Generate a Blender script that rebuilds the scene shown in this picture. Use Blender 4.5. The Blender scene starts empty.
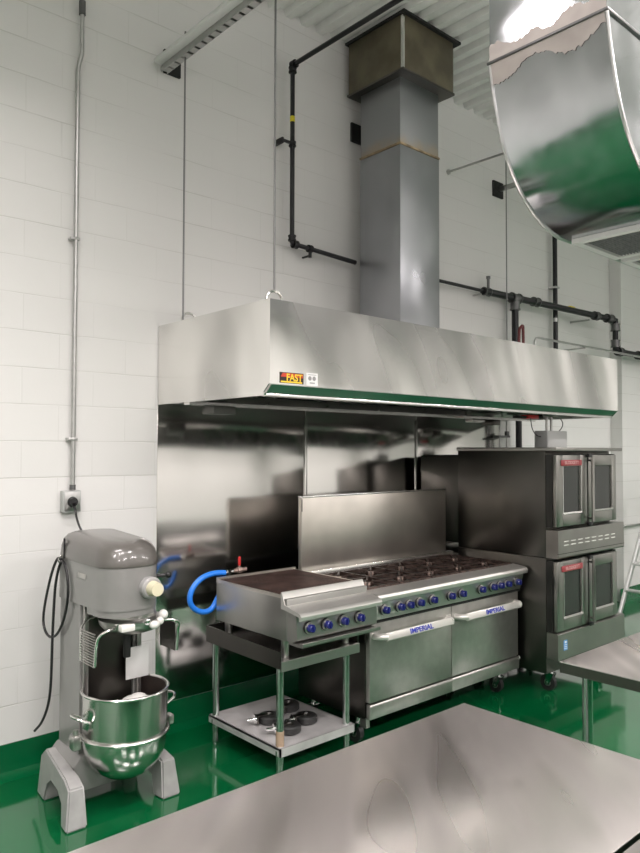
import bpy, bmesh, math, random
from mathutils import Vector, Matrix
random.seed(7)
S = bpy.context.scene
COL = S.collection
PI = math.pi
sin, cos = math.sin, math.cos

# ---------------------------------------------------------------- materials
def new_mat(name):
    m = bpy.data.materials.new(name); m.use_nodes = True
    nt = m.node_tree
    return m, nt, nt.nodes['Principled BSDF']

def mat(name, col, rough=.5, metal=0., noise=0., nscale=20., bump=0., bscale=(20, 20, 20), bdist=.01,
        coat=0., brot=(0, 0, 0), emit=None, aniso=0., rvar=0., detail=3, spec=None):
    m, nt, b = new_mat(name)
    N, L = nt.nodes, nt.links
    b.inputs['Base Color'].default_value = (*col, 1)
    b.inputs['Roughness'].default_value = rough
    b.inputs['Metallic'].default_value = metal
    b.inputs['Coat Weight'].default_value = coat
    b.inputs['Coat Roughness'].default_value = .08
    if spec is not None: b.inputs['Specular IOR Level'].default_value = spec
    if aniso: b.inputs['Anisotropic'].default_value = aniso
    tc = N.new('ShaderNodeTexCoord')
    if noise or rvar:
        n = N.new('ShaderNodeTexNoise'); n.inputs['Scale'].default_value = nscale
        n.inputs['Detail'].default_value = 2
        L.new(tc.outputs['Object'], n.inputs['Vector'])
        if noise:
            r = N.new('ShaderNodeMapRange')
            r.interpolation_type = 'SMOOTHERSTEP'; r.inputs['From Min'].default_value = .2; r.inputs['From Max'].default_value = .8
            r.inputs['To Min'].default_value = 1 - noise; r.inputs['To Max'].default_value = 1 + noise * .5
            L.new(n.outputs['Fac'], r.inputs['Value'])
            x = N.new('ShaderNodeVectorMath'); x.operation = 'SCALE'
            x.inputs[0].default_value = col
            L.new(r.outputs['Result'], x.inputs['Scale'])
            L.new(x.outputs['Vector'], b.inputs['Base Color'])
        if rvar:
            r2 = N.new('ShaderNodeMapRange')
            r2.interpolation_type = 'SMOOTHERSTEP'; r2.inputs['From Min'].default_value = .2; r2.inputs['From Max'].default_value = .8
            r2.inputs['To Min'].default_value = max(rough - rvar, .02); r2.inputs['To Max'].default_value = rough + rvar
            L.new(n.outputs['Fac'], r2.inputs['Value'])
            L.new(r2.outputs['Result'], b.inputs['Roughness'])
    if bump:
        mp = N.new('ShaderNodeMapping'); mp.vector_type = 'POINT'; mp.inputs['Scale'].default_value = bscale; pr_ = N.new('ShaderNodeMapping'); pr_.inputs['Rotation'].default_value = brot
        L.new(tc.outputs['Object'], pr_.inputs['Vector']); L.new(pr_.outputs['Vector'], mp.inputs['Vector'])
        n2 = N.new('ShaderNodeTexNoise'); n2.inputs['Scale'].default_value = 1; n2.inputs['Detail'].default_value = detail; n2.normalize = False
        L.new(mp.outputs['Vector'], n2.inputs['Vector'])
        bp = N.new('ShaderNodeBump'); bp.inputs['Strength'].default_value = bump; bp.inputs['Distance'].default_value = bdist*.5
        L.new(n2.outputs['Fac'], bp.inputs['Height'])
        L.new(bp.outputs['Normal'], b.inputs['Normal'])
    if emit:
        b.inputs['Emission Color'].default_value = (*emit[0], 1); b.inputs['Emission Strength'].default_value = emit[1]
    return m

def wall_mat(name, off=-.0377, lower=None):
    m, nt, b = new_mat(name); N, L = nt.nodes, nt.links
    tc = N.new('ShaderNodeTexCoord')
    sp = N.new('ShaderNodeSeparateXYZ'); L.new(tc.outputs['Object'], sp.inputs[0])
    ad = N.new('ShaderNodeMath'); ad.operation = 'ADD'; L.new(sp.outputs['X'], ad.inputs[0]); L.new(sp.outputs['Y'], ad.inputs[1])
    az = N.new('ShaderNodeMath'); az.operation = 'SUBTRACT'; L.new(sp.outputs['Z'], az.inputs[0]); az.inputs[1].default_value = off
    cb = N.new('ShaderNodeCombineXYZ'); L.new(ad.outputs[0], cb.inputs['X']); L.new(az.outputs[0], cb.inputs['Y'])
    # slight wobble of the painted joints
    nz = N.new('ShaderNodeTexNoise'); nz.inputs['Scale'].default_value = 4; nz.inputs['Detail'].default_value = 2
    L.new(tc.outputs['Object'], nz.inputs['Vector'])
    wb = N.new('ShaderNodeVectorMath'); wb.operation = 'MULTIPLY_ADD'
    wb.inputs[1].default_value = (.008, .008, 0); L.new(nz.outputs['Color'], wb.inputs[0]); L.new(cb.outputs[0], wb.inputs[2])
    br = N.new('ShaderNodeTexBrick'); br.inputs['Scale'].default_value = 1
    br.inputs['Brick Width'].default_value = .4064; br.inputs['Row Height'].default_value = .2032
    br.inputs['Mortar Size'].default_value = .0045; br.inputs['Mortar Smooth'].default_value = .6
    br.inputs['Color1'].default_value = (1, 1, 1, 1); br.inputs['Color2'].default_value = (.955, .955, .955, 1); br.inputs['Mortar'].default_value = (0, 0, 0, 1)
    L.new(wb.outputs[0], br.inputs['Vector'])
    fade = N.new('ShaderNodeTexNoise'); fade.inputs['Scale'].default_value = 1.7; fade.inputs['Detail'].default_value = 3
    L.new(tc.outputs['Object'], fade.inputs['Vector'])
    fr = N.new('ShaderNodeMapRange'); fr.inputs['From Min'].default_value = .36; fr.inputs['From Max'].default_value = .62
    fr.inputs['To Min'].default_value = .1; fr.inputs['To Max'].default_value = 1.
    L.new(fade.outputs['Fac'], fr.inputs['Value'])
    b2 = N.new('ShaderNodeTexBrick'); b2.inputs['Scale'].default_value = 1; b2.offset = 0
    b2.inputs['Brick Width'].default_value = 90; b2.inputs['Row Height'].default_value = .2032
    b2.inputs['Mortar Size'].default_value = .0035; b2.inputs['Mortar Smooth'].default_value = .7
    L.new(wb.outputs[0], b2.inputs['Vector'])
    bw = N.new('ShaderNodeMath'); bw.operation = 'MULTIPLY'; L.new(br.outputs['Fac'], bw.inputs[0]); bw.inputs[1].default_value = .3
    bm_ = N.new('ShaderNodeMath'); bm_.operation = 'MAXIMUM'; L.new(bw.outputs[0], bm_.inputs[0]); L.new(b2.outputs['Fac'], bm_.inputs[1])
    ml = N.new('ShaderNodeMath'); ml.operation = 'MULTIPLY'; L.new(bm_.outputs[0], ml.inputs[0]); L.new(fr.outputs[0], ml.inputs[1])
    mx = N.new('ShaderNodeMix'); mx.data_type = 'RGBA'
    mx.inputs['A'].default_value = (.70, .695, .68, 1); mx.inputs['B'].default_value = (.56, .555, .53, 1)  # joints slightly darker, groove shade put into the colour
    L.new(ml.outputs[0], mx.inputs['Factor'])
    last = mx.outputs['Result']
    if lower:
        st = N.new('ShaderNodeMath'); st.operation = 'LESS_THAN'; L.new(sp.outputs['Z'], st.inputs[0]); st.inputs[1].default_value = lower[0]
        m2 = N.new('ShaderNodeMix'); m2.data_type = 'RGBA'; L.new(st.outputs[0], m2.inputs['Factor'])
        L.new(last, m2.inputs['A']); m2.inputs['B'].default_value = (*lower[1], 1); last = m2.outputs['Result']
    L.new(last, b.inputs['Base Color'])
    b.inputs['Roughness'].default_value = .55
    fine = N.new('ShaderNodeTexNoise'); fine.inputs['Scale'].default_value = 60; fine.inputs['Detail'].default_value = 4
    L.new(tc.outputs['Object'], fine.inputs['Vector'])
    h = N.new('ShaderNodeMath'); h.operation = 'MULTIPLY_ADD'; L.new(ml.outputs[0], h.inputs[0]); h.inputs[1].default_value = -1.
    fm = N.new('ShaderNodeMath'); fm.operation = 'MULTIPLY'; L.new(fine.outputs['Fac'], fm.inputs[0]); fm.inputs[1].default_value = .12
    L.new(fm.outputs[0], h.inputs[2])
    bp = N.new('ShaderNodeBump'); bp.inputs['Strength'].default_value = .4; bp.inputs['Distance'].default_value = .004
    L.new(h.outputs[0], bp.inputs['Height']); L.new(bp.outputs['Normal'], b.inputs['Normal'])
    return m

W = {}
W['wall'] = wall_mat('painted_block')
W['wall_dark'] = wall_mat('painted_block_added_dark_band', lower=(.5, (.08, .08, .08)))  # unseen front wall, dark lower band added for the steel to reflect
W['floor'] = mat('green_epoxy', (.001, .095, .028), .1, noise=.12, nscale=3, bump=.12, bscale=(3, 3, 3), bdist=.01, coat=.6, rvar=.04)
W['cove'] = mat('green_cove', (.0, .095, .03), .25, bump=.2, bscale=(6, 6, 6))
W['deck'] = mat('painted_deck', (.72, .72, .70), .5, noise=.06, nscale=8)
# stainless steels
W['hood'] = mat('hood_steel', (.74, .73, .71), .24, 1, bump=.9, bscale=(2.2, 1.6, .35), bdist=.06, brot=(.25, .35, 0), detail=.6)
W['panel'] = mat('panel_steel', (.68, .665, .645), .13, 1, bump=.12, bscale=(.8, .8, 3.0), bdist=.03, detail=1.5)
W['steel'] = mat('brushed_steel', (.50, .49, .47), .32, .95, bump=.1, bscale=(3, 3, 3), bdist=.008, nscale=4, noise=.08)
W['steel_door'] = mat('door_steel', (.55, .54, .51), .34, .92, bump=.1, bscale=(2, 2, 2), bdist=.01, detail=1, noise=.08)
W['ledge'] = mat('ledge_steel', (.74, .72, .69), .42, .85, noise=.06, nscale=5)
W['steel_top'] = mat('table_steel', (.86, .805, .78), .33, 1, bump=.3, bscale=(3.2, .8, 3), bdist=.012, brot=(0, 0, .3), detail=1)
W['steel_dark'] = mat('dark_steel', (.13, .122, .112), .33, 1, noise=.2, nscale=2, bump=.15, bscale=(2, 2, 2), bdist=.01, detail=1)
W['oven_front'] = mat('oven_front_steel', (.36, .35, .33), .33, 1, noise=.12, nscale=4, rvar=.05)
W['steel_dirty'] = mat('heat_stained_steel', (.72, .68, .62), .36, 1, noise=.22, nscale=2.6, bump=.1, bscale=(5, 5, 5))
W['bright'] = mat('polished_edge_steel', (.75, .74, .72), .22, 1)
W['bowl'] = mat('bowl_steel', (.60, .60, .575), .2, 1, rvar=.04, nscale=6, bump=.04, bscale=(3, 3, 30), bdist=.005)
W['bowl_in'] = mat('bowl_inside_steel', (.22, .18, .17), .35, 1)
W['galv'] = mat('galvanised_duct', (.62, .63, .66), .16, 1, noise=.12, nscale=5, bump=.25, bscale=(2.2, 2.2, 2.2), bdist=.025, rvar=.06, detail=2)
W['galv_duct'] = mat('exhaust_duct_steel', (.40, .41, .43), .32, 1, noise=.1, nscale=2.5, bump=.2, bscale=(3, 3, 1.5), bdist=.02, rvar=.05, detail=1)
W['galv_pipe'] = mat('galvanised_conduit', (.50, .50, .49), .35, 1, noise=.1)
W['leg_steel'] = mat('leg_steel', (.50, .54, .52), .2, 1)
W['shelf_steel'] = mat('shelf_steel', (.68, .66, .66), .5, .6, noise=.18, nscale=6)
W['curb'] = mat('brown_curb_metal', (.15, .13, .085), .45, .5, noise=.3, nscale=6)
W['rust'] = mat('rusty_joint', (.42, .32, .2), .5, .6, noise=.4, nscale=14)
W['black_pipe'] = mat('black_iron_pipe', (.018, .018, .02), .35, .4)
W['grey_fit'] = mat('malleable_fitting', (.14, .14, .14), .4, .7)
W['black'] = mat('black_plastic', (.012, .012, .013), .35)
W['blackmatt'] = mat('black_matt', (.008, .008, .008), .7)
W['dark_under'] = mat('dull_dark_steel', (.13, .127, .12), .5, .6)  # one dark dull tone for hood inside and burner deck
W['green_trim'] = mat('dark_green_enamel', (.015, .13, .065), .35, coat=.3)
W['grey_enamel'] = mat('grey_enamel', (.215, .212, .205), .32, noise=.06, nscale=10, coat=.5)
W['grey_lid'] = mat('dark_grey_enamel', (.105, .098, .09), .28, coat=.6, noise=.05, nscale=6)
W['base_paint'] = mat('pale_grey_base', (.34, .335, .33), .4, noise=.12, nscale=14, coat=.2)
W['iron'] = mat('cast_iron', (.085, .058, .05), .42, .6, noise=.7, nscale=30, bump=.4, bscale=(60, 60, 60), bdist=.003)
W['char'] = mat('seasoned_grate', (.11, .065, .055), .5, .5, noise=.5, nscale=9, bump=.2, bscale=(20, 20, 20), bdist=.003)
W['burner'] = mat('burner_cap', (.36, .27, .235), .45, .7, noise=.4, nscale=30)
W['knob'] = mat('blue_knob', (.012, .016, .13), .25, coat=.5)
W['chrome'] = mat('chrome', (.8, .8, .8), .1, 1)
W['handle'] = mat('satin_handle', (.80, .78, .74), .35, .6)
W['ink_blue'] = mat('blue_print', (.03, .05, .45), .5)
W['hose'] = mat('blue_hose', (.02, .22, .85), .35, coat=.3)
W['red'] = mat('red_plastic', (.6, .02, .02), .4)
W['red_badge'] = mat('red_badge', (.36, .06, .07), .4)
W['rod'] = mat('threaded_rod', (.22, .22, .22), .5, .8)
W['badge_text'] = mat('badge_text', (.62, .35, .35), .4)
W['white'] = mat('white_paper', (.8, .8, .79), .6)
W['cream'] = mat('cream_knob', (.62, .58, .42), .4)
W['ivory'] = mat('white_plastic', (.72, .71, .68), .4)
W['yellow'] = mat('yellow_tape', (.75, .62, .03), .5)
W['tan'] = mat('tan_tape', (.38, .27, .19), .7)
W['sblack'] = mat('sticker_black', (.03, .02, .02), .5)
W['sred'] = mat('sticker_red', (.55, .06, .03), .5)
W['syel'] = mat('sticker_yellow', (.9, .6, .05), .5)
W['sgrey'] = mat('sticker_grey', (.3, .3, .3), .5)
W['sblue'] = mat('sticker_blue', (.12, .35, .7), .5)
W['box_grey'] = mat('grey_box_paint', (.40, .41, .40), .45)
W['duct_edge'] = mat('duct_seam', (.55, .55, .55), .3, 1)
W['alu'] = mat('ladder_aluminium', (.66, .67, .66), .35, .9)
W['grille'] = mat('grille_white', (.66, .66, .65), .4)
W['core'] = mat('filter_core', (.30, .305, .31), .6, .2, noise=.2, nscale=40)
W['rubber'] = mat('caster_rubber', (.02, .02, .02), .45)
W['mesh_inside'] = mat('oven_interior', (.03, .03, .028), .3, .5)

def reflection_streaks(m, scale, rot, lo, hi):
    "soft directional reflection streaks put into the colour of sheet steel"
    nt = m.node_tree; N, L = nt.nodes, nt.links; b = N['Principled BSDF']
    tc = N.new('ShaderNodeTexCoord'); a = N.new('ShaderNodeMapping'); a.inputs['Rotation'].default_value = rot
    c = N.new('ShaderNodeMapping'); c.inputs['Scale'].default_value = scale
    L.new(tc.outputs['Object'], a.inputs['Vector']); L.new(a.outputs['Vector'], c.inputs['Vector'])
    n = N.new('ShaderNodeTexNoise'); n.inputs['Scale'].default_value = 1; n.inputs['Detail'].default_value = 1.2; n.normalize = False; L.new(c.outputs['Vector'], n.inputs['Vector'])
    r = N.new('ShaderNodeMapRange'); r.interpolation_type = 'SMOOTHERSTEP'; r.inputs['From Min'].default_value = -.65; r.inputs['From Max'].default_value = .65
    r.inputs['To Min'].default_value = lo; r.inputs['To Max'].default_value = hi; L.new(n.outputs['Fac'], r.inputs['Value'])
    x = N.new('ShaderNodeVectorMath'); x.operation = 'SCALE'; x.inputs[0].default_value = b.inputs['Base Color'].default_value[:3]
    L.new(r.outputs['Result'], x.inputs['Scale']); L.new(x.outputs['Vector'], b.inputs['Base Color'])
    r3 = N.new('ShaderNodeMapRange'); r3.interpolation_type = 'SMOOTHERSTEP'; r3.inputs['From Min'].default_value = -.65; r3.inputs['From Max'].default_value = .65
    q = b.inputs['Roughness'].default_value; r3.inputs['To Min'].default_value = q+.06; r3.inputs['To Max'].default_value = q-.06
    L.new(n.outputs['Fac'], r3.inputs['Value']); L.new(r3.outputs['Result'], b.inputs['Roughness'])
reflection_streaks(W['steel_top'], (6.5, 1.2, 1), (0, 0, .75), .6, 1.12)  # reflected streaks painted into the table steel
reflection_streaks(W['hood'], (2.6, 2.0, .55), (.3, .5, 0), .74, 1.2)  # soft reflected bands painted into the hood steel
W['sealant'] = mat('duct_sealant', (.40, .36, .34), .5, .5, noise=.15, nscale=8)
mg, nt, b = new_mat('oven_window_glass')
b.inputs['Base Color'].default_value = (.05, .055, .05, 1); b.inputs['Roughness'].default_value = .04
b.inputs['Transmission Weight'].default_value = .55; b.inputs['IOR'].default_value = 1.45
W['glass'] = mg

# ---------------------------------------------------------------- geometry helpers
class G:
    def __init__(s): s.bm = bmesh.new()
    def box(s, x0, x1, y0, y1, z0, z1, bev=0, M=None, seg=2):
        m = Matrix.Translation(((x0+x1)/2, (y0+y1)/2, (z0+z1)/2)) @ Matrix.Diagonal((abs(x1-x0), abs(y1-y0), abs(z1-z0), 1))
        if M is not None: m = M @ m
        r = bmesh.ops.create_cube(s.bm, size=1, matrix=m)
        if bev:
            ed = {e for v in r['verts'] for e in v.link_edges}
            bmesh.ops.bevel(s.bm, geom=list(ed), offset=bev, segments=seg, affect='EDGES', profile=.5)
        return s
    def ring(s, c, u, v, r, seg):
        return [s.bm.verts.new(c + u*(r*cos(2*PI*i/seg)) + v*(r*sin(2*PI*i/seg))) for i in range(seg)]
    def bridge(s, a, b):
        n = len(a)
        for i in range(n): s.bm.faces.new((a[i], a[(i+1) % n], b[(i+1) % n], b[i]))
    def cyl(s, p0, p1, r, r2=None, seg=16, cap=True):
        p0, p1 = Vector(p0), Vector(p1); d = (p1-p0).normalized()
        u = d.orthogonal().normalized(); v = d.cross(u)
        a = s.ring(p0, u, v, r, seg); b_ = s.ring(p1, u, v, r if r2 is None else r2, seg)
        s.bridge(a, b_)
        if cap: s.bm.faces.new(a[::-1]); s.bm.faces.new(b_)
        return s
    def tube(s, pts, r, seg=10, smooth=0, cap=True):
        pts = [Vector(p) for p in pts]
        for _ in range(smooth):
            q = [pts[0]]
            for a, b_ in zip(pts, pts[1:]): q += [a*.75+b_*.25, a*.25+b_*.75]
            q.append(pts[-1]); pts = q
        d0 = (pts[1]-pts[0]).normalized(); u = d0.orthogonal().normalized(); prev = None; first = None
        for i, p in enumerate(pts):
            if i == 0: d = d0
            elif i == len(pts)-1: d = (pts[-1]-pts[-2]).normalized()
            else: d = ((pts[i+1]-p).normalized()+(p-pts[i-1]).normalized())
            if d.length < 1e-6: d = d0
            d.normalize(); u = (u - d*u.dot(d)).normalized(); v = d.cross(u)
            k = s.ring(p, u, v, r, seg)
            if prev: s.bridge(prev, k)
            else: first = k
            prev = k
        if cap: s.bm.faces.new(first[::-1]); s.bm.faces.new(prev)
        return s
    def lathe(s, prof, c=(0, 0, 0), seg=32, M=None):
        c = Vector(c); prev = None
        for r, z in prof:
            if r < 1e-5: k = [s.bm.verts.new(c+Vector((0, 0, z)))]
            else: k = s.ring(c+Vector((0, 0, z)), Vector((1, 0, 0)), Vector((0, 1, 0)), r, seg)
            if M is not None:
                for v in k: v.co = M @ v.co
            if prev:
                if len(prev) == 1 and len(k) > 1:
                    for i in range(seg): s.bm.faces.new((prev[0], k[(i+1) % seg], k[i]))
                elif len(k) == 1 and len(prev) > 1:
                    for i in range(seg): s.bm.faces.new((prev[i], prev[(i+1) % seg], k[0]))
                elif len(k) > 1: s.bridge(prev, k)
            prev = k
        return s
    def prism(s, poly, ax, a, b_, bev=0):
        # poly: 2D points; ax 'x' -> (y,z), 'y' -> (x,z), 'z' -> (x,y)
        f = {'x': lambda p, t: (t, p[0], p[1]), 'y': lambda p, t: (p[0], t, p[1]), 'z': lambda p, t: (p[0], p[1], t)}[ax]
        A = [s.bm.verts.new(f(p, a)) for p in poly]; B = [s.bm.verts.new(f(p, b_)) for p in poly]
        n = len(poly); fs = [s.bm.faces.new(A[::-1]), s.bm.faces.new(B)]
        for i in range(n): fs.append(s.bm.faces.new((A[i], A[(i+1) % n], B[(i+1) % n], B[i])))
        if bev:
            ed = {e for q in fs for e in q.edges}
            bmesh.ops.bevel(s.bm, geom=list(ed), offset=bev, segments=2, affect='EDGES', profile=.5)
        return s
    def quad(s, *p):
        s.bm.faces.new([s.bm.verts.new(q) for q in p]); return s
    def sphere(s, c, r, sc=(1, 1, 1)):
        bmesh.ops.create_uvsphere(s.bm, u_segments=16, v_segments=10, radius=r, matrix=Matrix.Translation(c) @ Matrix.Diagonal((*sc, 1))); return s
    def build(s, name, m, parent=None, loc=None, ang=35, smooth=True):
        off = Vector(loc) if loc is not None else (OFF[parent.name] if parent else Vector((0, 0, 0)))
        bmesh.ops.recalc_face_normals(s.bm, faces=s.bm.faces[:])
        bmesh.ops.translate(s.bm, verts=s.bm.verts[:], vec=-off)
        me = bpy.data.meshes.new(name); s.bm.to_mesh(me); s.bm.free()
        me.materials.append(W[m] if isinstance(m, str) else m)
        if smooth:
            for p in me.polygons: p.use_smooth = True
            me.set_sharp_from_angle(angle=math.radians(ang))
        o = bpy.data.objects.new(name, me); COL.objects.link(o)
        if parent: o.parent = parent
        else: o.location = off
        OFF[o.name] = off
        return o
OFF = {}

def thing(name, label, cat, loc=(0, 0, 0), group=None):
    o = bpy.data.objects.new(name, None); COL.objects.link(o); o.location = loc; o.empty_display_size = .1
    OFF[o.name] = Vector(loc); tag(o, label, cat, group); return o
def tag(o, label, cat=None, group=None):
    o['label'] = label
    if cat: o['category'] = cat
    if group: o['group'] = group
    return o
def struct(o): o['kind'] = 'structure'; return o
def dup(root, loc, label=None, rot=None):
    c = root.copy(); COL.objects.link(c); c.location = loc
    if rot is not None: c.rotation_euler = rot
    if label: c['label'] = label
    for ch in list(root.children):
        d = ch.copy(); COL.objects.link(d); d.parent = c
        for g in list(ch.children):
            e = g.copy(); COL.objects.link(e); e.parent = d
    return c
def dup_part(part, root, loc):
    "copy a part (built around local origin) and its sub-parts inside the same thing"
    d = part.copy(); COL.objects.link(d); d.parent = root; d.location = Vector(loc)
    for g in list(part.children):
        e = g.copy(); COL.objects.link(e); e.parent = d
    return d
def text(name, body, size, loc, rot, m, parent, depth=.0008, sx=1.):
    cu = bpy.data.curves.new(name, 'FONT'); cu.body = body; cu.size = size; cu.extrude = depth
    cu.align_x = 'CENTER'; cu.align_y = 'CENTER'; cu.offset = size*.02
    t = bpy.data.objects.new(name+'_tmp', cu); COL.objects.link(t)
    bpy.context.view_layer.update()
    me = bpy.data.meshes.new_from_object(t.evaluated_get(bpy.context.evaluated_depsgraph_get()))
    bpy.data.objects.remove(t); bpy.data.curves.remove(cu)
    me.materials.clear(); me.materials.append(W[m])
    o = bpy.data.objects.new(name, me); COL.objects.link(o); o.parent = parent
    o.location = Vector(loc)-OFF[parent.name]; o.rotation_euler = rot; o.scale = (sx, 1, 1)
    OFF[o.name] = Vector(loc)
    return o

# ================================================================ SETTING
CZ = 4.90
XL, XR, YF = -3.2, 12.0, -8.6
struct(G().box(XL-.2, XR+.2, YF-.2, .2, -.12, 0).build('floor', 'floor'))
struct(G().box(XL-.2, XR+.2, 0, .2, 0, CZ+.12).build('wall_back', 'wall'))
struct(G().box(XL-.2, XL, YF, 0, 0, CZ+.12).build('wall_left', 'wall'))
struct(G().box(XR, XR+.2, YF, 0, 0, CZ+.12).build('wall_right', 'wall'))
struct(G().box(XL-.2, XR+.2, YF-.2, YF, 0, CZ+.12).build('wall_front', 'wall_dark'))
struct(G().box(8.15, XR, -.14, 0, 0, CZ).build('trim_1', 'wall'))
# corrugated roof deck, ribs running away from the block wall
g = G(); per = .152; x = XL; zt = CZ+.045; zb = CZ
prof = []
while x < XR:
    prof += [(x, zt), (x+.06, zt), (x+.078, zb), (x+.134, zb)]; x += per
prev = None
for px, pz in prof:
    a, b2 = g.bm.verts.new((px, 0, pz)), g.bm.verts.new((px, YF, pz))
    if prev: g.bm.faces.new((prev[0], prev[1], b2, a))
    prev = (a, b2)
g.quad((XL, 0, zt+.03), (XR, 0, zt+.03), (XR, YF, zt+.03), (XL, YF, zt+.03))
struct(g.build('ceiling', 'deck', smooth=False))
# green coved base
cv = [(0, 0), (0, .165), (-.006, .165), (-.010, .06), (-.022, .025), (-.05, .006), (-.09, .0005), (-.09, 0)]
struct(G().prism(cv, 'x', XL, 8.15).build('baseboard_back', 'cove'))
struct(G().prism([(p[0]-.14, p[1]) for p in cv], 'x', 8.06, XR).build('baseboard_right', 'cove'))

# ================================================================ EXHAUST HOOD
HX0, HX1, HY, HZ0, HZ1 = 2.248, 5.98, -1.142, 2.075, 2.513
hood = thing('exhaust_hood', 'long stainless steel exhaust hood with dark green lower trim over the cooking line', 'exhaust hood', ((HX0+HX1)/2, -.57, 2.02))
g = G(); t = .012
zl = 2.02
lipy = -1.085
g.prism([(HX0, zl), (HX0, HZ1), (HX0+t, HZ1), (HX0+t, zl)], 'y', -.008, lipy)      # left end panel (square part)
g.prism([(lipy, zl), (HY, HZ0), (HY, HZ1), (lipy, HZ1)], 'x', HX0, HX0+t)
g.prism([(HX1-t, zl), (HX1-t, HZ1), (HX1, HZ1), (HX1, zl)], 'y', -.008, lipy)
g.prism([(lipy, zl), (HY, HZ0), (HY, HZ1), (lipy, HZ1)], 'x', HX1-t, HX1)
g.box(HX0+t, HX1-t, HY, HY+t, HZ0, HZ1)                                             # front face
g.box(HX0+t, HX1-t, HY+t, -.008, HZ1-t, HZ1)                                        # top
g.box(HX0+t, HX1-t, -.018, -.008, 2.05, HZ1-t)                                      # back
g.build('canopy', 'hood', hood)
# chamfered green strip along the lower front, mitred at both ends
g = G()
a = .035
A = [(HX0+.0, HY-.0015, HZ0+.003), (HX1, HY-.0015, HZ0+.003), (HX1-a, lipy-.012, 2.036), (HX0+a*.0, lipy-.012, 2.036)]
A[3] = (HX0-.0, lipy-.012, 2.036)
g.quad(*A)
B = [(p[0], p[1]+.01, p[2]-.0) for p in A]
g.quad(*B)
g.quad(A[0], A[3], B[3], B[0]); g.quad(A[1], A[2], B[2], B[1]); g.quad(A[0], A[1], B[1], B[0]); g.quad(A[3], A[2], B[2], B[3])
tr = g.build('lower_trim', 'green_trim', hood); tag(tr, 'dark green enamelled lower trim')
G().box(HX0+.012, HX1-.012, lipy-.014, lipy+.02, 2.016, 2.034, .003).build('front_lip', 'bright', hood)
G().box(HX0+t, HX1-t, -.36, -.30, 2.006, 2.028).box(HX0+t, HX1-t, -.306, -.30, 2.028, 2.06).build('rear_gutter', 'bright', hood)
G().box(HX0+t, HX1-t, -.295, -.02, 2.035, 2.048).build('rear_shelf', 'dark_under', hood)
# inclined baffle filters
n = 7; x0 = HX0+.06; wf = (HX1-HX0-.12)/n
fm = None
for i in range(n):
    g = G(); xs = x0+i*wf
    ang = math.atan2(.34, -.42)
    def P(u, v, d=0): # u across, v along slope from bottom (y=-.36,z=2.04) to (y=-.80,z=2.40)
        return (xs+u, -.37-.42*v, 2.045+.36*v-d)
    for (u0, u1, v0, v1) in [(0, wf-.01, 0, .06), (0, wf-.01, .94, 1), (0, .02, 0, 1), (wf-.03, wf-.01, 0, 1)]:
        g.quad(P(u0, v0), P(u1, v0), P(u1, v1), P(u0, v1))
        g.quad(P(u0, v0, .02), P(u1, v0, .02), P(u1, v1, .02), P(u0, v1, .02))
    k = 12
    for j in range(k):
        u = .03+(wf-.07)*j/k
        g.quad(P(u, .03, .012), P(u+.018, .03, -.004), P(u+.018, .97, -.004), P(u, .97, .012))
        g.quad(P(u, .03, .012), P(u+.004, .03, .012), P(u+.004, .97, .012), P(u, .97, .012))
    g.build('baffle_filter', 'steel', hood, smooth=False)
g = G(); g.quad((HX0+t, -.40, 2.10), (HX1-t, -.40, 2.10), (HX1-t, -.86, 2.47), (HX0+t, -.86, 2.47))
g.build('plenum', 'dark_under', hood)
# grease cups under the gutter
for cx, w_ in ((2.47, .16), (5.27, .10)):
    G().box(cx-w_/2, cx+w_/2, -.42, -.29, 1.955, 2.004, .006).build('grease_cup', 'dark_under' if cx < 3 else 'steel_dark', hood)
G().box(4.98, 5.16, -.38, -.30, 1.975, 2.004, .006).build('grease_cup', 'steel', hood)
# lifting eyes on the top
for ex, ey in ((HX0+.06, -1.10), (HX0+.06, -.27), (5.652, -.27)):
    G().tube([(ex-.05, ey, HZ1+.001), (ex-.05, ey, HZ1+.02), (ex-.03, ey, HZ1+.045), (ex, ey, HZ1+.052), (ex+.03, ey, HZ1+.045), (ex+.05, ey, HZ1+.02), (ex+.05, ey, HZ1+.001)], .008, 8, 1).build('lifting_eye', 'bright', hood)
# stickers
sy = HY-.001
st = G().box(2.312, 2.472, sy-.0008, sy, 2.086, 2.142).build('warning_sticker', 'sblack', hood); tag(st, 'black, red and yellow sticker reading FAST')
G().quad((2.318, sy-.0012, 2.118), (2.468, sy-.0012, 2.118), (2.468, sy-.0012, 2.138), (2.33, sy-.0012, 2.138)).build('sticker_red_band', 'sred', st)
G().quad((2.318, sy-.0012, 2.089), (2.462, sy-.0012, 2.089), (2.462, sy-.0012, 2.097), (2.318, sy-.0012, 2.097)).build('sticker_yellow_band', 'syel', st)
text('sticker_lettering', 'FAST', .052, (2.408, sy-.0025, 2.115), (PI/2, 0, 0), 'syel', st, sx=.95)
s2 = G().box(2.492, 2.572, sy-.0008, sy, 2.082, 2.150).build('certification_sticker', 'white', hood); tag(s2, 'small white sticker with grey marks')
g = G()
for cxx in (2.516, 2.546):
    g.cyl((cxx, sy-.0009, 2.121), (cxx, sy-.0016, 2.121), .012, seg=16)
g.box(2.515, 2.55, sy-.0016, sy-.0009, 2.094, 2.1).box(2.503, 2.561, sy-.0016, sy-.0009, 2.139, 2.142)
g.build('sticker_marks', 'sgrey', s2)

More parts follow.
